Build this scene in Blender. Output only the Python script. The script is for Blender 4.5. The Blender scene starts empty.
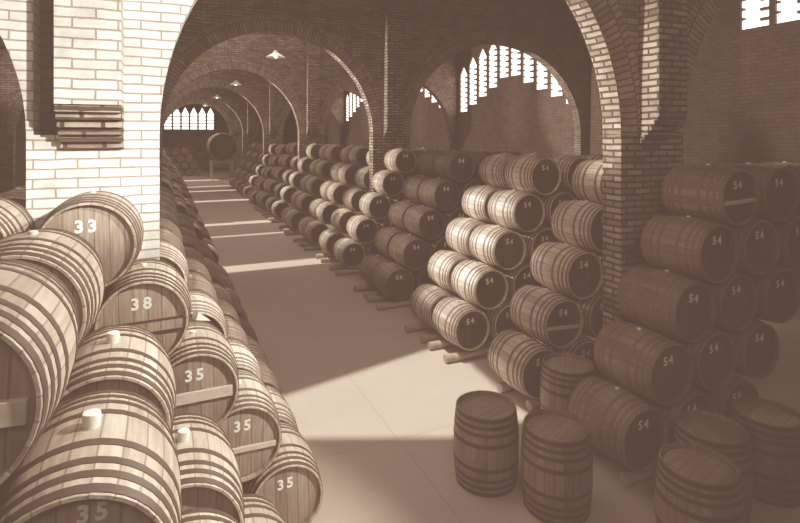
import bpy, bmesh, math, random
from mathutils import Vector, Matrix
random.seed(7)
D = bpy.data
COL = bpy.context.scene.collection
PI = math.pi

# ------------------------------------------------------------------ camera
H = 3.68                       # eye height: the photographer stands up on the stack
F = 540.0
YAW = math.atan(237 / 540)
cam = D.cameras.new('camera')
camo = D.objects.new('camera', cam)
COL.objects.link(camo)
camo.location = (0, 0, H)
camo.rotation_euler = (PI / 2, 0, -YAW)
cam.sensor_width = 36
cam.lens = F * 36 / 800
cam.shift_y = -(261.5 - 135) / 800
cam.clip_start = 0.05
cam.clip_end = 300
bpy.context.scene.camera = camo

# ------------------------------------------------------------------ materials
def mat(name):
    m = D.materials.new(name)
    m.use_nodes = True
    nt = m.node_tree
    b = nt.nodes['Principled BSDF']
    return m, nt, b

def N(nt, typ, **kw):
    n = nt.nodes.new(typ)
    for k, v in kw.items():
        setattr(n, k, v)
    return n

def L(nt, a, b):
    nt.links.new(a, b)

def math_node(nt, op, a, b=None):
    n = N(nt, 'ShaderNodeMath', operation=op)
    for i, v in enumerate((a, b)):
        if v is None:
            continue
        if isinstance(v, (int, float)):
            n.inputs[i].default_value = v
        else:
            L(nt, v, n.inputs[i])
    return n.outputs[0]

def mix_col(nt, fac, a, b, blend='MIX'):
    n = N(nt, 'ShaderNodeMix', data_type='RGBA', blend_type=blend)
    ins = {'f': n.inputs[0], 'a': n.inputs[6], 'b': n.inputs[7]}
    for k, v in (('f', fac), ('a', a), ('b', b)):
        if isinstance(v, (int, float)):
            ins[k].default_value = v
        elif isinstance(v, tuple):
            ins[k].default_value = v + (1,) if len(v) == 3 else v
        else:
            L(nt, v, ins[k])
    return n.outputs[2]

def wood_mat(name, base, dark, mode, rough=0.5, cells=10.0):
    """oak: mode 'staves' splits the lathe into staves by angle, 'planks' splits a flat head into boards."""
    m, nt, b = mat(name)
    tc = N(nt, 'ShaderNodeTexCoord')
    sp = N(nt, 'ShaderNodeSeparateXYZ')
    L(nt, tc.outputs['Object'], sp.inputs[0])
    if mode == 'staves':
        ang = math_node(nt, 'ARCTAN2', sp.outputs[0], sp.outputs[2])
        u = math_node(nt, 'MULTIPLY', ang, 24 / (2 * PI))
    else:
        u = math_node(nt, 'MULTIPLY', sp.outputs[0], cells)
    oi = N(nt, 'ShaderNodeObjectInfo')
    u2 = math_node(nt, 'ADD', u, math_node(nt, 'MULTIPLY', oi.outputs['Random'], 37.0))
    cell = math_node(nt, 'FLOOR', u2)
    fr = math_node(nt, 'FRACT', u2)
    wn = N(nt, 'ShaderNodeTexWhiteNoise', noise_dimensions='1D')
    L(nt, cell, wn.inputs['W'])
    seam = math_node(nt, 'GREATER_THAN', math_node(nt, 'ABSOLUTE', math_node(nt, 'SUBTRACT', fr, 0.5)), 0.455)
    mp = N(nt, 'ShaderNodeMapping')
    L(nt, tc.outputs['Object'], mp.inputs[0])
    mp.inputs['Scale'].default_value = (14, 1.6, 14) if mode == 'staves' else (30, 4, 2.2)
    nz = N(nt, 'ShaderNodeTexNoise')
    nz.inputs['Scale'].default_value = 2.2
    nz.inputs['Detail'].default_value = 5
    L(nt, mp.outputs[0], nz.inputs['Vector'])
    n2 = N(nt, 'ShaderNodeTexNoise')
    n2.inputs['Scale'].default_value = 3.2
    n2.inputs['Detail'].default_value = 3
    L(nt, tc.outputs['Object'], n2.inputs['Vector'])
    rp = N(nt, 'ShaderNodeValToRGB')
    rp.color_ramp.elements[0].position = 0.28
    rp.color_ramp.elements[0].color = dark + (1,)
    rp.color_ramp.elements[1].position = 0.68
    rp.color_ramp.elements[1].color = base + (1,)
    a = math_node(nt, 'MULTIPLY', nz.outputs[0], 0.6)
    c = math_node(nt, 'ADD', a, math_node(nt, 'MULTIPLY', wn.outputs['Value'], 0.22))
    c = math_node(nt, 'ADD', c, math_node(nt, 'MULTIPLY', n2.outputs[0], 0.2))
    L(nt, c, rp.inputs[0])
    col = mix_col(nt, math_node(nt, 'MULTIPLY', seam, 0.6), rp.outputs[0], tuple(x * 0.3 for x in dark))
    tone = math_node(nt, 'ADD', math_node(nt, 'MULTIPLY', oi.outputs['Random'], 0.45), 0.75)
    hsv = N(nt, 'ShaderNodeHueSaturation')
    L(nt, tone, hsv.inputs['Value'])
    L(nt, col, hsv.inputs['Color'])
    L(nt, hsv.outputs[0], b.inputs['Base Color'])
    b.inputs['Roughness'].default_value = rough
    bp = N(nt, 'ShaderNodeBump')
    bp.inputs['Strength'].default_value = 0.35
    bp.inputs['Distance'].default_value = 0.01
    L(nt, math_node(nt, 'SUBTRACT', nz.outputs[0], math_node(nt, 'MULTIPLY', seam, 1.2)), bp.inputs['Height'])
    L(nt, bp.outputs[0], b.inputs['Normal'])
    return m

def plain_mat(name, col, rough=0.6, metal=0.0, nscale=12.0, var=0.5, bump=0.1):
    m, nt, b = mat(name)
    tc = N(nt, 'ShaderNodeTexCoord')
    nz = N(nt, 'ShaderNodeTexNoise')
    nz.inputs['Scale'].default_value = nscale
    nz.inputs['Detail'].default_value = 6
    L(nt, tc.outputs['Object'], nz.inputs['Vector'])
    c = mix_col(nt, nz.outputs[0], tuple(x * (1 - var) for x in col), tuple(min(1, x * (1 + var)) for x in col))
    L(nt, c, b.inputs['Base Color'])
    b.inputs['Roughness'].default_value = rough
    b.inputs['Metallic'].default_value = metal
    if bump:
        bp = N(nt, 'ShaderNodeBump')
        bp.inputs['Strength'].default_value = bump
        bp.inputs['Distance'].default_value = 0.02
        L(nt, nz.outputs[0], bp.inputs['Height'])
        L(nt, bp.outputs[0], b.inputs['Normal'])
    return m

def brick_mat(name, c1, c2, mortar, bw=0.30, rh=0.085, stain=0.5, ms=0.011):
    m, nt, b = mat(name)
    uv = N(nt, 'ShaderNodeUVMap')
    tc = N(nt, 'ShaderNodeTexCoord')
    wob = N(nt, 'ShaderNodeTexNoise')
    wob.inputs['Scale'].default_value = 3
    wob.inputs['Detail'].default_value = 3
    L(nt, tc.outputs['Object'], wob.inputs['Vector'])
    wv = N(nt, 'ShaderNodeVectorMath', operation='MULTIPLY_ADD')
    L(nt, wob.outputs['Color'], wv.inputs[0])
    wv.inputs[1].default_value = (0.03, 0.03, 0)
    L(nt, uv.outputs[0], wv.inputs[2])
    br = N(nt, 'ShaderNodeTexBrick')
    L(nt, wv.outputs[0], br.inputs['Vector'])
    br.inputs['Scale'].default_value = 1
    br.inputs['Brick Width'].default_value = bw
    br.inputs['Row Height'].default_value = rh
    br.inputs['Mortar Size'].default_value = ms
    br.inputs['Mortar Smooth'].default_value = 0.25
    br.inputs['Color1'].default_value = c1 + (1,)
    br.inputs['Color2'].default_value = c2 + (1,)
    br.inputs['Mortar'].default_value = mortar + (1,)
    nz = N(nt, 'ShaderNodeTexNoise')
    nz.inputs['Scale'].default_value = 2.5
    nz.inputs['Detail'].default_value = 8
    nz.inputs['Roughness'].default_value = 0.7
    L(nt, tc.outputs['Object'], nz.inputs['Vector'])
    rp = N(nt, 'ShaderNodeValToRGB')
    rp.color_ramp.elements[0].position = 0.36
    rp.color_ramp.elements[0].color = (1 - stain,) * 3 + (1,)
    rp.color_ramp.elements[1].position = 0.55
    rp.color_ramp.elements[1].color = (1, 1, 1, 1)
    L(nt, nz.outputs[0], rp.inputs[0])
    col = mix_col(nt, 1.0, br.outputs['Color'], rp.outputs[0], 'MULTIPLY')
    L(nt, col, b.inputs['Base Color'])
    b.inputs['Roughness'].default_value = 0.85
    bp = N(nt, 'ShaderNodeBump')
    bp.inputs['Strength'].default_value = 0.7
    bp.inputs['Distance'].default_value = 0.02
    hgt = math_node(nt, 'SUBTRACT', math_node(nt, 'MULTIPLY', nz.outputs[0], 0.5), br.outputs['Fac'])
    L(nt, hgt, bp.inputs['Height'])
    L(nt, bp.outputs[0], b.inputs['Normal'])
    return m

M = {}
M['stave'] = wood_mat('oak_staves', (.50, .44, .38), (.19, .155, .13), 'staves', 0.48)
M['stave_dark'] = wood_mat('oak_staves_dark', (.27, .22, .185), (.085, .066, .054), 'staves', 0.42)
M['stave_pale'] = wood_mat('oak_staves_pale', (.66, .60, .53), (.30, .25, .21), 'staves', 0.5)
M['head'] = wood_mat('oak_head', (.39, .335, .29), (.145, .117, .098), 'planks', 0.34)
M['head_dark'] = wood_mat('oak_head_dark', (.11, .085, .07), (.042, .032, .026), 'planks', 0.3)
M['hoop'] = plain_mat('iron_hoop', (.05, .04, .034), 0.55, 0.2, 20, 0.45)
M['hoop_pale'] = plain_mat('chestnut_hoop', (.13, .105, .09), 0.6, 0.0, 30, 0.5)
M['bung'] = plain_mat('bung_wood', (.72, .68, .62), 0.7, 0, 20, 0.2)
M['paint'] = plain_mat('white_paint', (.9, .88, .84), 0.6, 0, 30, 0.1, 0)
M['brace'] = plain_mat('pale_brace', (.56, .51, .45), 0.6, 0, 14, 0.3)
M['timber'] = plain_mat('timber', (.36, .31, .27), 0.75, 0, 9, 0.45, 0.4)
M['white_brick'] = brick_mat('whitewashed_brick', (.80, .77, .73), (.70, .67, .63), (.36, .32, .28), 0.33, 0.083, 0.28, 0.008)
M['brick'] = brick_mat('sooty_brick', (.40, .345, .305), (.20, .165, .14), (.10, .08, .068), 0.30, 0.085, 0.45, 0.013)
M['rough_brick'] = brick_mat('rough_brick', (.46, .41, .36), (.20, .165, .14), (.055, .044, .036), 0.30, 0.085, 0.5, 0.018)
M['ring'] = brick_mat('arch_brick', (.46, .40, .35), (.28, .235, .20), (.09, .07, .06), 0.085, 0.30, 0.4, 0.012)
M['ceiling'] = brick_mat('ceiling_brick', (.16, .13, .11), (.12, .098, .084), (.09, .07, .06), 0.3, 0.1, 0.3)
M['lampshade'] = plain_mat('white_enamel', (.85, .83, .80), 0.35, 0, 8, 0.05, 0)
M['cord'] = plain_mat('black_cord', (.02, .02, .02), 0.6, 0, 8, 0.1, 0)
M['lattice'] = plain_mat('lattice_brick', (.16, .13, .11), 0.9, 0, 8, 0.3, 0.3)

def floor_mat():
    m, nt, b = mat('concrete_floor')
    tc = N(nt, 'ShaderNodeTexCoord')
    nz = N(nt, 'ShaderNodeTexNoise')
    nz.inputs['Scale'].default_value = 0.7
    nz.inputs['Detail'].default_value = 8
    nz.inputs['Roughness'].default_value = 0.65
    L(nt, tc.outputs['Object'], nz.inputs['Vector'])
    n2 = N(nt, 'ShaderNodeTexNoise')
    n2.inputs['Scale'].default_value = 30
    n2.inputs['Detail'].default_value = 4
    L(nt, tc.outputs['Object'], n2.inputs['Vector'])
    br = N(nt, 'ShaderNodeTexBrick')
    br.offset = 0
    br.inputs['Scale'].default_value = 1
    br.inputs['Brick Width'].default_value = 2.6
    br.inputs['Row Height'].default_value = 3.0
    br.inputs['Mortar Size'].default_value = 0.012
    br.inputs['Color1'].default_value = (1, 1, 1, 1)
    br.inputs['Color2'].default_value = (.93, .93, .93, 1)
    br.inputs['Mortar'].default_value = (.82, .82, .82, 1)
    L(nt, tc.outputs['Object'], br.inputs['Vector'])
    c = mix_col(nt, nz.outputs[0], (.46, .41, .365), (.64, .585, .53))
    c = mix_col(nt, math_node(nt, 'MULTIPLY', n2.outputs[0], 0.5), c, (.36, .31, .27))
    c = mix_col(nt, 1.0, c, br.outputs['Color'], 'MULTIPLY')
    L(nt, c, b.inputs['Base Color'])
    b.inputs['Roughness'].default_value = 0.7
    bp = N(nt, 'ShaderNodeBump')
    bp.inputs['Strength'].default_value = 0.2
    bp.inputs['Distance'].default_value = 0.01
    L(nt, n2.outputs[0], bp.inputs['Height'])
    L(nt, bp.outputs[0], b.inputs['Normal'])
    return m
M['floor'] = floor_mat()

# ------------------------------------------------------------------ helpers
def link(name, me, parent=None):
    o = D.objects.new(name, me)
    COL.objects.link(o)
    if parent is not None:
        o.parent = parent
    return o

def mesh_of(bm, name, mats, smooth=False):
    me = D.meshes.new(name)
    bm.normal_update()
    bm.to_mesh(me)
    bm.free()
    for m in (mats if isinstance(mats, (list, tuple)) else [mats]):
        me.materials.append(m)
    if smooth:
        for p in me.polygons:
            p.use_smooth = True
        try:
            me.set_sharp_from_angle(angle=math.radians(38))
        except Exception:
            pass
    return me

def tag(o, label, cat, group=None):
    o['label'] = label
    o['category'] = cat
    if group:
        o['group'] = group
    return o

def add_box(bm, x0, x1, y0, y1, z0, z1, mi=0):
    v = [bm.verts.new(p) for p in ((x0, y0, z0), (x1, y0, z0), (x1, y1, z0), (x0, y1, z0),
                                   (x0, y0, z1), (x1, y0, z1), (x1, y1, z1), (x0, y1, z1))]
    for f in ((0, 3, 2, 1), (4, 5, 6, 7), (0, 1, 5, 4), (1, 2, 6, 5), (2, 3, 7, 6), (3, 0, 4, 7)):
        fc = bm.faces.new([v[i] for i in f])
        fc.material_index = mi

def box_uv(bm):
    """box-projected UVs in metres: bricks keep their size on every face"""
    uv = bm.loops.layers.uv.verify()
    bm.normal_update()
    for f in bm.faces:
        n = f.normal
        for l in f.loops:
            c = l.vert.co
            if abs(n.y) >= abs(n.x) and abs(n.y) >= abs(n.z):
                l[uv].uv = (c.x, c.z)
            elif abs(n.x) >= abs(n.z):
                l[uv].uv = (c.y, c.z)
            else:
                l[uv].uv = (c.x, c.y)

def lathe(bm, prof, segs=36, mi=0, closed=False):
    """prof: list of (radius, y); spun round the Y axis"""
    rings = []
    for r, y in prof:
        rings.append([bm.verts.new((r * math.sin(2 * PI * i / segs), y, r * math.cos(2 * PI * i / segs))) for i in range(segs)])
    n = len(rings)
    for a in range(n if closed else n - 1):
        A, B = rings[a], rings[(a + 1) % n]
        for i in range(segs):
            j = (i + 1) % segs
            f = bm.faces.new((A[i], A[j], B[j], B[i]))
            f.material_index = mi
    return rings

# ------------------------------------------------------------------ the building
PITCH, Y0, THICK = 9.27, 5.40, 0.33
XL, XR = -5.6, 13.7            # inner faces of the side walls
CEIL = 8.5
SPR = 3.68
PIERS = [(-1.05, -0.03), (5.585, 6.75)]
NB = 6
YEND = 57.0
bay_lines = [Y0 + PITCH * k for k in range(NB)]
ARCHES = [(-5.05, -1.05), (-0.03, 5.585), (6.75, 13.3)]

def arch_pts(x0, x1, n=40):
    c, r = (x0 + x1) / 2, (x1 - x0) / 2
    rise = min(r, 2.95)
    return [(c - r * math.cos(PI * i / n), SPR + rise * math.sin(PI * i / n)) for i in range(n + 1)]

def arcade(k, y):
    """one brick screen across the cellar: piers, three arches and the wall above"""
    bm = bmesh.new()
    near = (k == 0)
    yb = y + THICK
    def strip(x0, x1, z0, z1, mi):
        add_box(bm, x0, x1, y, yb, z0, z1, mi)
    # piers and end stubs below the spring line
    add_box(bm, XL - .02, ARCHES[0][0], y, yb, 0, SPR, 0)
    add_box(bm, PIERS[0][0], PIERS[0][1], y, yb, 0, SPR, 2 if near else 0)
    add_box(bm, PIERS[1][0], PIERS[1][1], y, yb, 0, SPR, 1)
    add_box(bm, ARCHES[2][1], XR + .02, y, yb, 0, SPR, 0)
    # wall above the spring line, split at the crown lines so the white pier keeps its own wash
    cuts = [XL - .02] + [ARCHES[0][0]]
    def above(pts, mi_of):
        for (xa, za), (xb, zb) in zip(pts[:-1], pts[1:]):
            mi = mi_of((xa + xb) / 2)
            v = [bm.verts.new(p) for p in ((xa, y, za), (xb, y, zb), (xb, y, CEIL), (xa, y, CEIL))]
            w = [bm.verts.new(p) for p in ((xa, yb, za), (xb, yb, zb), (xb, yb, CEIL), (xa, yb, CEIL))]
            f = bm.faces.new(v); f.material_index = mi
            f = bm.faces.new(w[::-1]); f.material_index = mi
    def wash(x):
        return 2 if near and -3.0 < x < 2.7 else 0
    for a in ARCHES:
        above(arch_pts(*a), wash)
    for x0, x1, mi in ((XL - .02, ARCHES[0][0], 0), (PIERS[0][0], PIERS[0][1], 2 if near else 0),
                       (PIERS[1][0], PIERS[1][1], 0), (ARCHES[2][1], XR + .02, 0)):
        if near and x0 == PIERS[0][0]:
            # slot with a dark back, added to deepen the pilaster's cast shadow
            strip(x0, -1.0, SPR, CEIL, mi)
            strip(-.82, x1, SPR, CEIL, mi)
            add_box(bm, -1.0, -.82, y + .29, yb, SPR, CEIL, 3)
            continue
        strip(x0, x1, SPR, CEIL, mi)
    box_uv(bm)
    # intrados: own uv, brick courses run across the soffit
    uv = bm.loops.layers.uv.verify()
    for ai, a in enumerate(ARCHES):
        pts = arch_pts(*a)
        s = 0
        for (xa, za), (xb, zb) in zip(pts[:-1], pts[1:]):
            ds = math.hypot(xb - xa, zb - za)
            f = bm.faces.new([bm.verts.new(p) for p in ((xa, y, za), (xa, yb, za), (xb, yb, zb), (xb, y, zb))])
            f.material_index = 2 if near and (xa + xb) / 2 < 2.0 else (1 if ai == 1 else 0)
            for l, t in zip(f.loops, ((0, s), (THICK, s), (THICK, s + ds), (0, s + ds))):
                l[uv].uv = t
            s += ds
    o = link('arcade_wall', mesh_of(bm, 'arcade_wall', [M['brick'], M['rough_brick'], M['white_brick'], M['ceiling']]))
    o['kind'] = 'structure'
    # ring of radial bricks standing a little proud on both faces of the screen
    for ai, a in enumerate(ARCHES):
        if near and ai < 1:
            continue
        bm = bmesh.new()
        uv = bm.loops.layers.uv.verify()
        c, r = (a[0] + a[1]) / 2, (a[1] - a[0]) / 2
        n = 44
        i0 = 20 if near and ai == 1 else 0
        for i in range(i0, n):
            t0, t1 = PI * i / n, PI * (i + 1) / n
            q = []
            for t in (t0, t1):
                for rr in (r, r + .42):
                    for yy in (y - .02, yb + .02):
                        q.append(bm.verts.new((c - rr * math.cos(t), yy, SPR + (rr - r + min(r, 2.95)) * math.sin(t))))
            for idx, uvs in (((0, 2, 6, 4), 'r'), ((1, 5, 7, 3), 'r'), ((2, 3, 7, 6), 's')):
                f = bm.faces.new([q[j] for j in idx])
                for l, j in zip(f.loops, idx):
                    tt = t0 if j < 4 else t1
                    l[uv].uv = (tt * r, (0, 0, .42, .42)[j % 4] + .001)
            
        ro = link('arch_ring', mesh_of(bm, 'arch_ring', M['ring']), o)
    # pilasters with corbelled feet on the near face
    for x0, x1, white in ((-.80, -.32, near), (5.90, 6.42, False)):
        bm = bmesh.new()
        dep = .33
        zb, steps = 3.56, 6
        for s in range(steps):
            d = dep * (s + 1.2) / (steps + 0.2) - .02
            add_box(bm, x0, x1, y - d, y - .002, zb + s * .062, zb + s * .062 + .056)
            add_box(bm, x0 + .02, x1 - .02, y - max(.02, d - .03), y - .002, zb + s * .062 + .054, zb + s * .062 + .064)
        box_uv(bm)
        link('corbel', mesh_of(bm, 'corbel', M['rough_brick']), o)  # on the whitewashed pier this darker brick stands in for shade
        bm = bmesh.new()
        add_box(bm, x0, x1, y - dep, y - .002, zb + steps * .062, CEIL)
        box_uv(bm)
        link('pilaster', mesh_of(bm, 'pilaster', M['white_brick'] if white else M['rough_brick']), o)
    return o

for k, y in enumerate(bay_lines):
    arcade(k, y)

def slab(name, x0, x1, y0, y1, z0, z1, m):
    bm = bmesh.new()
    add_box(bm, x0, x1, y0, y1, z0, z1)
    box_uv(bm)
    o = link(name, mesh_of(bm, name, m))
    o['kind'] = 'structure'
    return o

YB = -5.0
slab('floor', XL - .4, XR + .4, YB - .3, YEND + .3, -.2, 0, M['floor'])
slab('wall_back', XL - .4, XR + .4, YB - .3, YB, 0, CEIL, M['brick'])

SUN = Vector((.36, .0, -1.0))
def build_ceiling():
    """flat roof with long roof-light openings; the sun falls through them onto the aisle"""
    bm = bmesh.new()
    def loop(pts):
        v = [bm.verts.new((x, y, CEIL)) for x, y in pts]
        return [bm.edges.new((v[i], v[(i + 1) % len(v)])) for i in range(len(v))]
    e = loop([(XL - .4, YB - .3), (XR + .4, YB - .3), (XR + .4, YEND + .3), (XL - .4, YEND + .3)])
    sx = SUN.x * CEIL
    e += loop([(x - sx, y) for x, y in ((.9, 6.75), (4.35, 5.3), (4.6, 8.4), (.9, 7.45))])
    for ya, yb, xa, xb in ((15.05, 15.8, 1.0, 5.6), (20.35, 20.6, 1.0, 5.0), (23.05, 23.75, 1.0, 5.6), (31.4, 32.1, 1.0, 5.6), (37.2, 37.8, 1.0, 5.6), (40.6, 41.2, 1.0, 5.6), (46.2, 47.2, .6, 5.6)):
        e += loop([(xa - sx, ya), (xb - sx, ya), (xb - sx, yb), (xa - sx, yb)])
    bmesh.ops.triangle_fill(bm, use_beauty=True, use_dissolve=False, edges=e)
    box_uv(bm)
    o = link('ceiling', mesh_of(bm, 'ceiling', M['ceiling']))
    o['kind'] = 'structure'
build_ceiling()

def lattice_columns(axis_lo, axis_hi):
    c = (axis_lo + axis_hi) / 2
    half = (axis_hi - axis_lo) / 2 - .15
    n = 10
    p = 2 * half / n
    out = []
    for i in range(n):
        yc = c - half + p * (i + .5)
        t = (yc - c) / half
        zl = SPR + 2.75 - 1.75 * abs(t) ** 0.9
        if axis_lo < 12:
            zl, zu = SPR + 2.72, SPR + 4.0
            if yc > 9.7:
                continue
        zu = SPR + 2.75 + 1.2 * (1 - t * t)
        out.append((yc, p, zl, zu))
    return out

def side_wall(name, xf, thick, outward):
    """long side wall with a pierced-brick lunette in every bay"""
    bm = bmesh.new()
    x0, x1 = (xf, xf + thick) if outward > 0 else (xf - thick, xf)
    spans = []
    edges = [YB] + bay_lines + [YEND]
    prev = YB - .3
    for a, b in zip(edges[:-1], edges[1:]):
        lo, hi = a + (.33 if a in bay_lines else 0), b
        if hi - lo < 5:
            continue
        cols = lattice_columns(lo, hi)
        first = cols[0][0] - cols[0][1] / 2
        add_box(bm, x0, x1, prev, first, 0, CEIL)
        for yc, p, zl, zu in cols:
            w = p * .41
            add_box(bm, x0, x1, yc - p / 2, yc - w, 0, CEIL)
            add_box(bm, x0, x1, yc + w, yc + p / 2, 0, CEIL)
            add_box(bm, x0, x1, yc - w, yc + w, 0, zl)
            top = min(CEIL, zu + .45)
            if top < CEIL - .01:
                add_box(bm, x0, x1, yc - w, yc + w, top, CEIL)
            for s in (-1, 1):        # pointed head
                tri = [(yc + s * w, zu), (yc + s * w, top), (yc, top)]
                A = [bm.verts.new((x0, q[0], q[1])) for q in tri]
                B = [bm.verts.new((x1, q[0], q[1])) for q in tri]
                bm.faces.new(A); bm.faces.new(B[::-1])
                for i in range(3):
                    bm.faces.new((A[i], A[(i + 1) % 3], B[(i + 1) % 3], B[i]))
        prev = cols[-1][0] + cols[-1][1] / 2
        spans.append(cols)
    add_box(bm, x0, x1, prev, YEND + .3, 0, CEIL)
    bmesh.ops.recalc_face_normals(bm, faces=bm.faces)
    box_uv(bm)
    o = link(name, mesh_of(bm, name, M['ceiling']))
    o['kind'] = 'structure'
    return spans, x0, x1

WIN = [0]
def lattice_teeth_side(spans, x0, x1):
    for cols in spans:
        WIN[0] += 1
        bm = bmesh.new()
        xm = (x0 + x1) / 2
        for yc, p, zl, zu in cols:
            w = p * .41
            z = zl + .14
            while z < zu:
                # brick stubs reach into the opening from one jamb
                add_box(bm, xm - .05, xm + .05, yc - w, yc - w + .6 * w, z, z + .075)
                add_box(bm, xm - .05, xm + .05, yc + w - .25 * w, yc + w, z + .1, z + .16)
                z += .25
        o = link('window_%d' % WIN[0], mesh_of(bm, 'lattice', M['lattice']))
        o['kind'] = 'structure'

sp = side_wall('wall_right', XR, .07, 1)
lattice_teeth_side(*sp)
sp = side_wall('wall_left', XL, .12, -1)
lattice_teeth_side(*sp)

def end_wall():
    bm = bmesh.new()
    y0, y1 = YEND, YEND + .3
    cols = []
    n, xs, xe = 6, 0.05, 4.75
    p = (xe - xs) / n
    add_box(bm, XL - .4, xs, y0, y1, 0, CEIL)
    add_box(bm, xe, XR + .4, y0, y1, 0, CEIL)
    zl, zu = 4.25, 5.75
    for i in range(n):
        c = xs + p * (i + .5)
        w = p * .40
        add_box(bm, c - p / 2, c - w, y0, y1, 0, CEIL)
        add_box(bm, c + w, c + p / 2, y0, y1, 0, CEIL)
        add_box(bm, c - w, c + w, y0, y1, 0, zl)
        add_box(bm, c - w, c + w, y0, y1, zu + .65, CEIL)
        for s in (-1, 1):
            tri = [(c + s * w, zu), (c + s * w, zu + .65), (c, zu + .65)]
            A = [bm.verts.new((q[0], y0, q[1])) for q in tri]
            B = [bm.verts.new((q[0], y1, q[1])) for q in tri]
            bm.faces.new(A); bm.faces.new(B[::-1])
            for j in range(3):
                bm.faces.new((A[j], A[(j + 1) % 3], B[(j + 1) % 3], B[j]))
        cols.append((c, w))
    bmesh.ops.recalc_face_normals(bm, faces=bm.faces)
    box_uv(bm)
    o = link('wall_far', mesh_of(bm, 'wall_far', M['brick']))
    o['kind'] = 'structure'
    WIN[0] += 1
    bm = bmesh.new()
    for c, w in cols:
        z = zl + .2
        while z < zu:
            add_box(bm, c - w, c + w, y0 + .1, y0 + .2, z, z + .09)
            z += .33
    o = link('window_%d' % WIN[0], mesh_of(bm, 'lattice', M['lattice']))
    o['kind'] = 'structure'
end_wall()

# ------------------------------------------------------------------ barrels
RB, RH, LEN = .357, .324, .82
def rad(y, R=RB, rh=RH):
    return R - (R - rh) * (abs(2 * y / LEN)) ** 1.9

def body_mesh(name, R, rh, m):
    bm = bmesh.new()
    n = 14
    prof = []
    hy = LEN / 2
    inset, wall = .04, .017
    prof.append((rh - wall, -hy + inset + .01))
    prof.append((rh - wall, -hy))
    prof.append((rh - .004, -hy))
    for i in range(n + 1):
        y = -hy + LEN * i / n
        prof.append((rad(y, R, rh), y + (.004 if i == 0 else (-.004 if i == n else 0))))
    prof.append((rh - .004, hy))
    prof.append((rh - wall, hy))
    prof.append((rh - wall, hy - inset - .01))
    lathe(bm, prof, 40)
    bmesh.ops.recalc_face_normals(bm, faces=bm.faces)
    return mesh_of(bm, name, m, True)

def head_mesh(name, rh, m):
    """the near head, at y = -LEN/2 + inset, facing -Y"""
    bm = bmesh.new()
    hy = -LEN / 2 + .04
    r = rh - .0175
    lathe(bm, [(0.0005, hy - .002), (r * .9, hy), (r, hy + .012), (r, hy + .024), (0.0005, hy + .024)], 40)
    bmesh.ops.recalc_face_normals(bm, faces=bm.faces)
    return mesh_of(bm, name, m, True)

HOOPS = [(t, w) for t, w in ((.026, .042), (.098, .036), (.172, .036), (.285, .042))]
HOOPS += [(LEN - t, w) for t, w in HOOPS[::-1]]
def hoop_mesh(t, w, R, rh, m):
    bm = bmesh.new()
    ya, yb = -LEN / 2 + t - w / 2, -LEN / 2 + t + w / 2
    ya = max(ya, -LEN / 2 + .006); yb = min(yb, LEN / 2 - .006)
    ra, rb = rad(ya, R, rh), rad(yb, R, rh)
    e = .003
    lathe(bm, [(ra - .003, ya), (ra + e, ya), (rb + e, yb), (rb - .003, yb)], 40)
    bmesh.ops.recalc_face_normals(bm, faces=bm.faces)
    return mesh_of(bm, 'hoop', m, True)

def bung_mesh(R, m, big):
    bm = bmesh.new()
    r = .036 if big else .024
    h = .055 if big else .018
    segs = 16
    prof = [(0.0005, R - .01), (r * .86, R - .01), (r, R + h * .7), (r * .92, R + h), (r * .5, R + h * 1.06), (0.0005, R + h * 1.06)]
    rings = []
    for q, z in prof:
        rings.append([bm.verts.new((q * math.cos(2 * PI * i / segs), q * math.sin(2 * PI * i / segs), z)) for i in range(segs)])
    for A, B in zip(rings[:-1], rings[1:]):
        for i in range(segs):
            bm.faces.new((A[i], A[(i + 1) % segs], B[(i + 1) % segs], B[i]))
    bmesh.ops.recalc_face_normals(bm, faces=bm.faces)
    return mesh_of(bm, 'bung', m, True)

def number_mesh(txt, size, dx, dz):
    cu = D.curves.new('number', 'FONT')
    cu.body = txt
    cu.size = size
    cu.align_x = 'CENTER'
    cu.extrude = .0012
    cu.offset = size * .03
    cu.space_character = 1.35
    cu.resolution_u = 2
    o = D.objects.new('number', cu)
    COL.objects.link(o)
    dg = bpy.context.evaluated_depsgraph_get()
    me = D.meshes.new_from_object(o.evaluated_get(dg))
    me.name = 'painted_number'
    D.objects.remove(o)
    me.transform(Matrix.Translation((dx, -LEN / 2 + .0365, dz)) @ Matrix.Rotation(PI / 2, 4, 'X'))
    me.materials.clear()
    me.materials.append(M['paint'])
    return me

def brace_mesh(w, z, ext, m):
    bm = bmesh.new()
    hy = -LEN / 2 + .04
    add_box(bm, -ext, ext, hy - .028, hy - .002, z - w / 2, z + w / 2)
    bmesh.ops.bevel(bm, geom=bm.edges[:], offset=.004, segments=1, affect='EDGES')
    return mesh_of(bm, 'head_brace', m)

def make_set(R, rh, stave, head, hoop):
    return dict(R=R, rh=rh,
                body=body_mesh('barrel_body', R, rh, stave),
                head=head_mesh('barrel_head', rh, head),
                hoops=[hoop_mesh(t, w, R, rh, hoop) for t, w in HOOPS],
                bung=bung_mesh(R, M['bung'], False), cup=bung_mesh(R, M['bung'], True))

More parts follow.
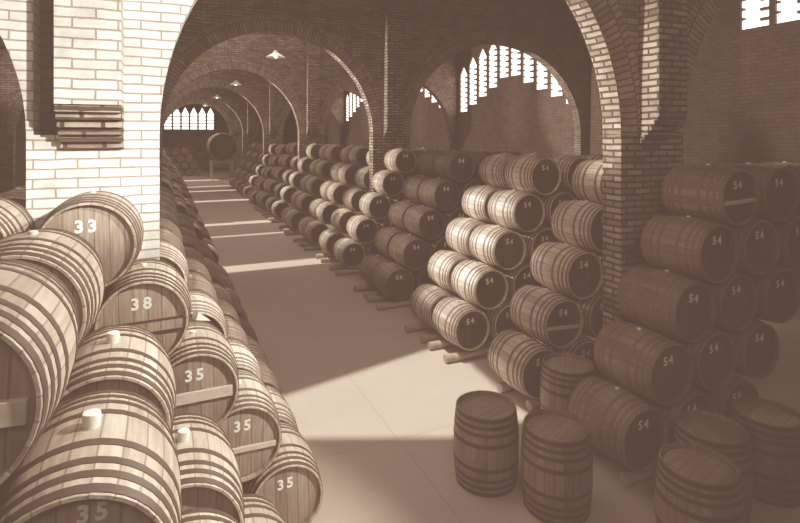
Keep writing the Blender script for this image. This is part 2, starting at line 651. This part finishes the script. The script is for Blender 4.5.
SETS = {
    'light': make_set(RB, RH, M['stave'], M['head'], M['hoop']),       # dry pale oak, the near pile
    'lit': make_set(RB, RH, M['stave_pale'], M['head_dark'], M['hoop_pale']),  # paler staves put the aisle light into the colour
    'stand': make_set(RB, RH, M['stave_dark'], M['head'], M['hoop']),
    'dark': make_set(RB, RH, M['stave_dark'], M['head_dark'], M['hoop_pale']),  # darker staves put the shade of unlit stacks into the colour
}
NUMS = {t: number_mesh(t, .125, -.01, .105) for t in ('35', '33', '38', '54')}
NUMS['high 35'] = number_mesh('35', .085, .05, .205)
BRACES = {
    'wide': brace_mesh(.085, -.02, RH - .045, M['brace']),
    'thin': brace_mesh(.045, -.05, RH - .045, M['brace']),
    'pair': None,
}
def pair_brace():
    bm = bmesh.new()
    hy = -LEN / 2 + .04
    add_box(bm, -(RH - .04), RH - .04, hy - .02, hy - .002, -.075, .01)
    for z in (-.08, .008):
        add_box(bm, -(RH - .04), RH - .04, hy - .024, hy - .002, z - .006, z + .006, 1)
    return mesh_of(bm, 'head_brace', [M['head'], M['hoop']])
BRACES['pair'] = pair_brace()

def joined(setname):
    """small far barrels: one mesh with the same shape, hoops and heads"""
    S = SETS[setname]
    bm = bmesh.new()
    mats = []
    def add(me, rot=False):
        b2 = bmesh.new()
        b2.from_mesh(me)
        if rot:
            bmesh.ops.rotate(b2, verts=b2.verts, cent=(0, 0, 0), matrix=Matrix.Rotation(PI, 3, 'Z'))
        m = me.materials[0]
        if m not in mats:
            mats.append(m)
        for f in b2.faces:
            f.material_index = mats.index(m)
        t = D.meshes.new('t')
        b2.to_mesh(t)
        b2.free()
        bm.from_mesh(t)
        D.meshes.remove(t)
    add(S['body']); add(S['head']); add(S['head'], True)
    for h in S['hoops']:
        add(h)
    add(S['bung'])
    me = mesh_of(bm, 'far_barrel', mats, True)
    return me

def assemble(setname, num=None, brace=None, bung='bung', standing=False):
    """a prototype barrel: an Empty at its base with its parts"""
    S = SETS[setname]
    root = D.objects.new('wine_barrel', None)
    COL.objects.link(root)
    root.empty_display_size = .1
    rot = (PI / 2, 0, 0) if False else ((-PI / 2, 0, 0) if standing else (0, 0, 0))
    off = (0, 0, LEN / 2) if standing else (0, 0, S['R'])
    def part(name, me, extra=None):
        o = link(name, me, root)
        o.location = off
        o.rotation_euler = rot if extra is None else extra
        return o
    part('barrel_body', S['body'])
    # lying: head faces -Y ; standing: the head mesh (at -Y) must look up
    h1 = part('barrel_head', S['head'])
    h2 = part('barrel_head', S['head'], (PI / 2, 0, 0) if standing else (0, 0, PI))
    for h in S['hoops']:
        part('hoop', h)
    if bung:
        part('bung', S[bung])
    if num:
        o = link('painted_number', NUMS[num], h1)
        o['label'] = 'white painted number %s' % num[-2:]
    if brace:
        link('head_brace', BRACES[brace], h1)
    return root

PROTO, USED = {}, set()
def place(key, loc, roll=0.0, rotz=0.0, scale=1.0):
    """first call moves the prototype itself, later calls copy it and its parts"""
    if key not in PROTO:
        PROTO[key] = assemble(*key)
    p = PROTO[key]
    if key not in USED:
        USED.add(key)
        r = p
    else:
        r = p.copy()
        COL.objects.link(r)
        for ch in list(p.children):
            c = ch.copy()
            COL.objects.link(c)
            c.parent = r
            for g in list(ch.children):
                d = g.copy()
                COL.objects.link(d)
                d.parent = c
    R = SETS[key[0]]['R'] * scale
    r.scale = (scale,) * 3
    standing = key[4] if len(key) > 4 else False
    if standing:
        r.location = loc
        r.rotation_euler = (0, 0, rotz)
    else:
        # roll about the barrel's own axis, the base point turning with it
        r.rotation_euler = (0, roll, rotz)
        x, y, z = loc                       # loc is the centre of the barrel
        r.location = (x - R * math.sin(roll), y, z - R * math.cos(roll))
    return r

ROWS = ['bottom-row', 'second-row', 'third-row', 'fourth-row', 'top-row']
COLS = ['at aisle edge', 'second in from aisle', 'third in from aisle']
ORD = ['first', 'second', 'third', 'fourth', 'fifth', 'sixth', 'seventh', 'eighth', 'ninth', 'tenth', 'eleventh', 'twelfth', 'thirteenth', 'fourteenth', 'fifteenth', 'sixteenth', 'seventeenth', 'eighteenth', 'nineteenth', 'twentieth']

FAR = {}
far_list = []                                # (distance, setname, centre, roll, label, group)
def barrel(setname, c, label, group, num=None, brace=None, bung='bung', roll=None, scale=1.0, detail=None):
    d = math.hypot(c[0], c[1])
    if roll is None:
        roll = random.uniform(-.12, .12)
    if detail is None:
        detail = c[1] < 17.5
    if detail:
        o = place((setname, num, brace, bung), c, roll, 0, scale)
        tag(o, label, 'barrel', group)
    else:
        far_list.append((d, setname, c, roll, label, group))

# ---- lattice side (across the aisle): pyramidal stacks in pairs of ranks
X0, DX, DZ, Z0 = 4.60, .378, .612, .508
STEP = PITCH / 3
def rstack(idx, yfronts, ncols, setname, num, side_label, rows=5, special=None, skip=None):
    for ri, yf in enumerate(yfronts):
        rank = 'front' if ri == 0 else 'rear'
        for r in range(rows):
            for k in range(ncols[ri] if not callable(ncols) else ncols(ri, r)):
                if skip and skip(ri, r, k):
                    continue
                x = X0 + DX * r + 2 * DX * k
                c = (x + random.uniform(-.001, .001), yf + LEN / 2 + random.uniform(-.02, .02), Z0 + DZ * r - (.148 if yf >= 28 else 0))
                sn = setname
                if special:
                    sn = special(ri, r, k) or setname
                one = len(yfronts) == 1
                lab = '%s barrel %s, %s%s' % (ROWS[r], COLS[k], '' if one else rank + ' rank, ', side_label)
                br = None
                if num and ri == 0 and k == 0 and r == 1 and idx == 1:
                    br = 'thin'
                if idx == 0 and r == 4 and k == 0:
                    br = 'thin'
                barrel(sn, c, lab, 'wine barrels stacked on the lattice-window side', num if ri == 0 else None, br)

def beams(yfronts, x0, x1, text):
    for yf in yfronts:
        for j, t in enumerate((.12, LEN - .12)):
            bm = bmesh.new()
            segs = 12
            rr = .068
            rings = []
            n = 10
            for i in range(n + 1):
                x = x0 + (x1 - x0) * i / n
                wob = rr * (1 + random.uniform(-.05, .03))
                rings.append([bm.verts.new((x, wob * math.cos(2 * PI * s / segs), rr + wob * math.sin(2 * PI * s / segs) * .98)) for s in range(segs)])
            for A, B in zip(rings[:-1], rings[1:]):
                for s in range(segs):
                    bm.faces.new((A[s], A[(s + 1) % segs], B[(s + 1) % segs], B[s]))
            bm.faces.new(rings[0]); bm.faces.new(rings[-1][::-1])
            bmesh.ops.recalc_face_normals(bm, faces=bm.faces)
            o = link('timber_bearer', mesh_of(bm, 'timber_bearer', M['timber'], True))
            o.location = (random.uniform(-.03, .05), yf + t, .001)
            yield o, t

def bearers(yfronts, x0, x1, side_label):
    for ri, yf in enumerate(yfronts):
        for o, t in beams([yf], x0, x1, side_label):
            tag(o, 'timber bearer under %s end of %s rank, %s' % ('front' if t < .4 else 'back', 'front' if ri == 0 else 'rear', side_label), 'timber', 'timber bearers under the stacks')

side = 'lattice-window side'
YN, YZ = 4.12, 5.79
# the two single ranks either side of the brick pier
rstack(0, [YN], lambda ri, r: 3, 'dark', '54', 'stack before the brick pier')
rstack(1, [YZ], lambda ri, r: 2, 'lit', '54', 'stack behind the brick pier')
bearers([YN], 4.42, 6.7, 'stack before the brick pier')
bearers([YZ], 4.42, 6.0, 'stack behind the brick pier')
pairs = []
y = YN + STEP + .36
n = 0
for b in range(0, 5):
    base = PITCH * b
    pairs.append((7.56 + base, 8.46 + base))
    pairs.append((10.45 + base, 11.35 + base))
    pairs.append((13.5 + base, 15.03 + base))
for i, pr in enumerate(pairs):
    if pr[0] > 41:
        continue
    name = '%s stack past the sunlit floor, window side' % ORD[i]
    nc = (lambda ri, r: 3 - ri) if i == 0 else (lambda ri, r: (3 if i == 1 else 2) - ri) if i < 3 else (lambda ri, r: 1)
    def blocked(ri, r, k, yy=pr):
        x = X0 + DX * r + 2 * DX * k
        ya, yb = yy[ri], yy[ri] + LEN
        for q in bay_lines:
            if ya < q + THICK + .02 and yb > q - .02:
                if x + RB > PIERS[1][0] - .01 and x - RB < PIERS[1][1] + .01:
                    return True
            if ya < q + .02 and yb > q - .36 and r == 4 and 5.9 - RB < x < 6.42 + RB:
                return False
        return False
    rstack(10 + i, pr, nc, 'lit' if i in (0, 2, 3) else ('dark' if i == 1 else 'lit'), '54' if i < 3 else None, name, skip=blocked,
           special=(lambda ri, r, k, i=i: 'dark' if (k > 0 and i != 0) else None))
    if pr[0] < 27:
        bearers(pr, 4.13, 6.6 if i < 2 else 5.5, name)

# ---- near side (the camera stands over this pile)
side2 = 'pale-pier side'
DXL, DZL, ZL0 = .385, .637, .525
SC = 1.0
grp2 = 'wine barrels stacked on the pale-pier side'
# front face beside the whitewashed pier
front = [(1.03, 4.86, .375, '35', None, 'bottom'), (.64, 4.82, 1.0, '35', 'thin', 'second-row'),
         (.24, 4.56, 1.62, '35', 'wide', 'third-row'), (-.14, 4.55, 2.24, '38', 'pair', 'fourth-row'),
         (-.505, 4.50, 2.865, '33', None, 'top-row')]
for x, yf, z, num, br, row in front:
    extra = {None: '', 'thin': ' with a thin brace', 'wide': ' with a broad pale brace', 'pair': ' with a board across'}[br]
    lab = '%s barrel numbered %s%s, on the face beside the whitewashed pier' % (row, num, extra)
    barrel('light', (x, yf + LEN * SC / 2, z), lab, grp2, num, br, 'bung', random.uniform(-.05, .05), SC)
# ranks nearer the camera
near_ranks = [
    (2.97, [(.83, .345), (.45, .965), (.09, 1.585), (-.27, 2.205), (-.64, 2.825)], 'rank before the numbered face'),
    (1.99, [(.83, .345), (.45, .965), (.09, 1.59), (-.27, 2.225), (-.65, 2.85)], 'rank at the camera end'),
]
SCN = .945
for yf, items, text in near_ranks:
    for r, (x, z) in enumerate(items):
        num = 'high 35' if (yf < 2 and r == 3) else None
        barrel('light', (x, yf + LEN * SCN / 2, z), '%s barrel with %s, %s, near pile' % (ROWS[r], 'a tall pale bung' if r == 3 else 'dark hoops', text),
               grp2, num, 'wide' if (yf < 2 and r == 4) else None, 'cup' if r in (3, 2) else 'bung', .05, SCN)
# second column, half hidden by the first
for r in range(5):
    barrel('light', (.24 - DXL * r, 4.55 + LEN / 2, .372 + .622 * r), '%s barrel second in from aisle, by whitewashed pier' % ROWS[r], grp2, None, None, 'cup' if r == 4 else 'bung', .2, 1.0)

def lstack(i, pr, name):
    for ri, yf in enumerate(pr):
        for r in range(5):
            for k in range(1 if i else 2):
                x = 1.03 - DX * r - 2 * DX * k
                z = Z0 + DZ * r - .148
                hit = False
                for q in bay_lines:
                    if yf < q + THICK + .02 and yf + LEN > q - .02 and x - RB < PIERS[0][1] + .01:
                        hit = True
                if hit:
                    continue
                lab = '%s barrel %s, %s rank, %s' % (ROWS[r], COLS[k], 'front' if ri == 0 else 'rear', name)
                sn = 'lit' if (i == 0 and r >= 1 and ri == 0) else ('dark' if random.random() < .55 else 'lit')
                barrel(sn, (x + random.uniform(-.001, .001), yf + LEN / 2 + random.uniform(-.02, .02), z), lab, grp2)
lp = [(5.78, 6.68), (7.62, 8.52), (9.6, 10.5), (11.6, 12.5)]
for b in range(1, 5):
    lp += [(5.78 + PITCH * b, 6.68 + PITCH * b), (8.2 + PITCH * b, 9.1 + PITCH * b), (11.2 + PITCH * b, 12.1 + PITCH * b)]
for i, pr in enumerate(lp):
    if pr[0] > 46:
        continue
    nm = '%s stack behind the whitewashed pier' % ORD[i]
    lstack(i, pr, nm)

# side aisle beyond the whitewashed pier
for yf in (7.2, 8.2, 10.4, 11.4, 13.0):
    for r in range(4):
        x = -2.2 - DX * r
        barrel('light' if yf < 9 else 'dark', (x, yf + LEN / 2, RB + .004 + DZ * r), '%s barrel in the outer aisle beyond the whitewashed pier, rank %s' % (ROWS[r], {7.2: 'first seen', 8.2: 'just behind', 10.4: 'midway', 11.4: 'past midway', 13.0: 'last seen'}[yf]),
               'wine barrels in the outer aisle', detail=True)

for r in range(4):
    for k in range(7 - r):
        far_list.append((90 + r, 'dark', (-1.6 + DX * r + 2 * DX * k, 52.6, RB + .004 + DZ * r), 0, '', ''))
# far barrels: the 300 that show largest as individuals, the remainder as one mass
far_list.sort(key=lambda t: t[0])
n_near = sum(1 for o in COL.objects if o.get('category') == 'barrel')
FARM = {}
rest = []
for j, (d, sn, c, roll, lab, grp) in enumerate(far_list):
    if n_near + j >= 296:
        rest.append((sn, c, roll))
        continue
    if sn not in FARM:
        FARM[sn] = joined(sn)
    o = link('wine_barrel', FARM[sn])
    o.location = c
    o.rotation_euler = (0, roll, 0)
    tag(o, lab, 'barrel', grp)
if rest:
    bm = bmesh.new()
    for sn, c, roll in rest:
        lathe_r = []
        hy = LEN / 2
        prof = [(.001, -hy + .05), (RH - .03, -hy + .05), (RH - .03, -hy), (RH, -hy)] + [(rad(-hy + LEN * i / 6), -hy + LEN * i / 6) for i in range(1, 6)] + [(RH, hy), (.001, hy)]
        v0 = len(bm.verts)
        rings = lathe(bm, prof, 18)
        for ring in rings:
            for v in ring:
                v.co += Vector(c)
    bmesh.ops.recalc_face_normals(bm, faces=bm.faces)
    o = link('distant_barrels', mesh_of(bm, 'distant_barrels', plain_mat('distant_oak', (.22, .18, .155), .5, 0, 5, .5), True))
    tag(o, 'mass of small distant barrels stacked at the far end of the aisle', 'barrels')
    o['kind'] = 'stuff'

# standing barrels on the floor
stand = [((3.17, 4.93, 0), 'standing barrel alone beside the floor sunlight, its head of bare boards', None),
         ((3.585, 4.30, 0), 'standing barrel with shiny pale hoops, in front of the lone standing one', None),
         ((4.70, 5.41, 0), 'standing barrel squeezed between the stacks before and behind the brick pier', None),
         ((4.98, 3.66, 0), 'standing barrel against the stack before the brick pier, in deep shade', None),
         ((4.32, 3.30, 0), 'standing barrel in shade, closest to the camera of those on the floor', None),
         ((5.78, 3.62, 0), 'standing barrel in shade, deepest in along the stack before the brick pier', None)]
for i, (loc, lab, _) in enumerate(stand):
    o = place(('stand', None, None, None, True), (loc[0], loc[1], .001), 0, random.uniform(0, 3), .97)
    tag(o, lab, 'barrel', 'barrels standing upright on the floor')

# ---- wooden wedges between the near barrels
def wedge(loc, rot, lab):
    bm = bmesh.new()
    a = [bm.verts.new(p) for p in ((-.07, -.035, 0), (.07, -.035, 0), (-.07, -.035, .065))]
    b = [bm.verts.new(p) for p in ((-.07, .035, 0), (.07, .035, 0), (-.07, .035, .065))]
    bm.faces.new(a); bm.faces.new(b[::-1])
    for i in range(3):
        bm.faces.new((a[i], a[(i + 1) % 3], b[(i + 1) % 3], b[i]))
    bmesh.ops.recalc_face_normals(bm, faces=bm.faces)
    o = link('wooden_wedge', mesh_of(bm, 'wooden_wedge', M['bung']))
    o.location = loc
    o.rotation_euler = rot
    tag(o, lab, 'wedge', None)

wedge((.29, 4.76, 2.15), (0, .3, .5), 'pale wooden wedge beside the barrel numbered 38')
# ---- great tun at the far end
def tun():
    root = D.objects.new('wine_tun', None)
    COL.objects.link(root)
    tag(root, 'great round wine tun raised on a trestle at the far end of the aisle', 'tun')
    S = 2.4 / (2 * RB)
    R = RB * S
    root.location = (4.5, 47.6, 0)
    for nm, me in (('tun_body', SETS['dark']['body']), ('tun_head', SETS['dark']['head'])):
        o = link(nm, me, root)
        o.scale = (S, S, S)
        o.location = (0, 0, R + 1.5)
    for h in SETS['lit']['hoops']:
        o = link('hoop', h, root)
        o.scale = (S, S, S)
        o.location = (0, 0, R + 1.5)
    for yy in (-.7, .7):
        bm = bmesh.new()
        add_box(bm, -.9, .9, yy - .12, yy + .12, 1.3, 1.6)
        add_box(bm, -.9, -.7, yy - .12, yy + .12, 0, 1.3)
        add_box(bm, .7, .9, yy - .12, yy + .12, 0, 1.3)
        link('trestle', mesh_of(bm, 'trestle', M['timber']), root)
tun()

# ---- pendant lamps hanging down the aisle
def lamp(x, y, z, lab):
    root = D.objects.new('pendant_lamp', None)
    COL.objects.link(root)
    root.location = (x, y, z)
    tag(root, lab, 'lamp', 'white pendant lamps down the aisle')
    bm = bmesh.new()
    segs = 28
    prof = [(.27, 0), (.255, .012), (.16, .075), (.07, .13), (.05, .19), (.03, .2)]
    rings = [[bm.verts.new((r * math.cos(2 * PI * i / segs), r * math.sin(2 * PI * i / segs), zz)) for i in range(segs)] for r, zz in prof]
    for A, B in zip(rings[:-1], rings[1:]):
        for i in range(segs):
            bm.faces.new((A[i], A[(i + 1) % segs], B[(i + 1) % segs], B[i]))
    bm.faces.new(rings[-1])
    link('lamp_shade', mesh_of(bm, 'lamp_shade', M['lampshade'], True), root)
    bm = bmesh.new()
    bmesh.ops.create_cone(bm, cap_ends=True, segments=8, radius1=.008, radius2=.008, depth=CEIL - .22 - z - .19, matrix=Matrix.Translation((0, 0, .19 + (CEIL - .22 - z - .19) / 2)))
    link('hanging_cord', mesh_of(bm, 'hanging_cord', M['cord']), root)
    bm = bmesh.new()
    bmesh.ops.create_uvsphere(bm, u_segments=14, v_segments=10, radius=.05, matrix=Matrix.Translation((0, 0, .03)))
    m, nt, b = mat('bulb_glass')
    b.inputs['Base Color'].default_value = (.9, .88, .85, 1)
    b.inputs['Emission Color'].default_value = (1, .97, .92, 1)
    b.inputs['Emission Strength'].default_value = 6
    link('bulb', mesh_of(bm, 'bulb', m, True), root)
for (x, yy, t) in ((2.9, 15.3, 'first'), (2.9, 24.4, 'second'), (2.9, 33.4, 'third'), (2.9, 43.0, 'last')):
    lamp(x, yy, 5.86, 'white conical lamp shade hanging over the aisle, %s one in from the camera' % t)

# ------------------------------------------------------------------ light
def area(name, loc, target, sx, sy, power, spread=180, col=(1, .97, .93)):
    l = D.lights.new(name, 'AREA')
    l.shape = 'RECTANGLE'
    l.size, l.size_y = sx, sy
    l.energy = power
    l.color = col
    l.spread = math.radians(spread)
    o = D.objects.new(name, l)
    COL.objects.link(o)
    o.location = loc
    d = Vector(target) - Vector(loc)
    o.rotation_euler = d.to_track_quat('-Z', 'Y').to_euler()
    return o

def spot(name, loc, target, power, cone, blend=.3, size=.1, col=(1, .97, .93)):
    l = D.lights.new(name, 'SPOT')
    l.energy = power
    l.spot_size = math.radians(cone)
    l.spot_blend = blend
    l.shadow_soft_size = size
    l.color = col
    o = D.objects.new(name, l)
    COL.objects.link(o)
    o.location = loc
    d = Vector(target) - Vector(loc)
    o.rotation_euler = d.to_track_quat('-Z', 'Y').to_euler()
    return o

# sun straight through the roof-lights
sl = D.lights.new('sun', 'SUN')
sl.energy = 4.6
sl.angle = math.radians(1.2)
sl.color = (1, .97, .93)
so = D.objects.new('sun', sl)
COL.objects.link(so)
so.rotation_euler = SUN.to_track_quat('-Z', 'Y').to_euler()
# unseen spot added behind the camera to light the whitewashed pier
spot('pier_light', (4.2, -1.6, 6.6), (-.9, 5.4, 4.3), 5600, 25, .5, .06)
# unseen spots added high across the aisle to light the near pile
spot('pile_light', (4.6, 1.2, 6.4), (0, 3.9, 1.7), 3000, 46, .5, .12)
spot('pile_light', (4.8, 5.2, 6.0), (.1, 3.6, 1.7), 1500, 46, .6, .12)
spot('pile_light', (4.8, 9.5, 6.2), (.2, 6.6, 1.5), 2500, 30, .6, .2)
# unseen spots added on the pale-pier side, raking the stacks across the aisle
def rake(x0, y0, z0, y1, p, cone=30):
    spot('raking_light', (x0, y0, z0), (5.2, y1, 1.6), p, cone, .5, .25)
rake(-.6, 14.2, 5.2, 8.2, 8000, 18)
rake(-.6, 14.4, 5.2, 11.0, 4000, 20)
rake(-1.2, 18.0, 5.6, 13.9, 5500, 18)
rake(-1.2, 20.5, 5.6, 17.2, 4200, 16)
rake(-1.2, 28.0, 5.6, 23.0, 5000, 18)
rake(-1.2, 37.0, 5.6, 32.0, 5000, 18)
# unseen spots added in mid-air to light each arch's far haunch and pier
for k, yb in enumerate(bay_lines[:5]):
    spot('arch_light', (.5, yb + THICK / 2 + (.35 if k == 0 else .2), 3.9), (5.5, yb + THICK / 2 + (.25 if k == 0 else 0), 4.5), 1900 if k == 0 else 2000, 34 if k == 0 else 50, .4, .08)
spot('arch_light', (7.4, 15.0, 4.3), (13.2, 14.85, 4.9), 1100, 50, .4, .1)
# soft general light
area('fill', (2.5, 6.5, 8.2), (2.5, 6.5, 0), 5, 1.2, 60, 180)
area('fill', (0, -2, 8.1), (1, 14, 5), 5, 4, 100, 120)
area('fill', (3, 24, 8.1), (3, 24, 0), 8, 14, 230, 180)
area('fill', (3, 47, 8.1), (3, 49, 0), 7, 8, 220, 180)
# small flash near the camera that puts the glints on the varnished heads
spot('flash', (.3, -.6, 4.6), (4, 9, 1.2), 110, 70, .7, .08)

w = D.worlds.new('sky')
bpy.context.scene.world = w
w.use_nodes = True
bg = w.node_tree.nodes['Background']
bg.inputs[0].default_value = (1, .97, .93, 1)
bg.inputs[1].default_value = 3.0

# ------------------------------------------------------------------ print tone (sepia photograph)
vs = bpy.context.scene.view_settings
vs.view_transform = 'Standard'
vs.look = 'None'
vs.exposure = 0
vs.use_curve_mapping = True
cm = vs.curve_mapping
for ci, (a, m_, b) in enumerate(((.094, .258, .90), (.058, .194, .85), (.044, .157, .79))):
    c = cm.curves[ci]
    c.points[0].location = (0, a)
    c.points[-1].location = (1, b)
    c.points.new(.15, m_)
cm.update()
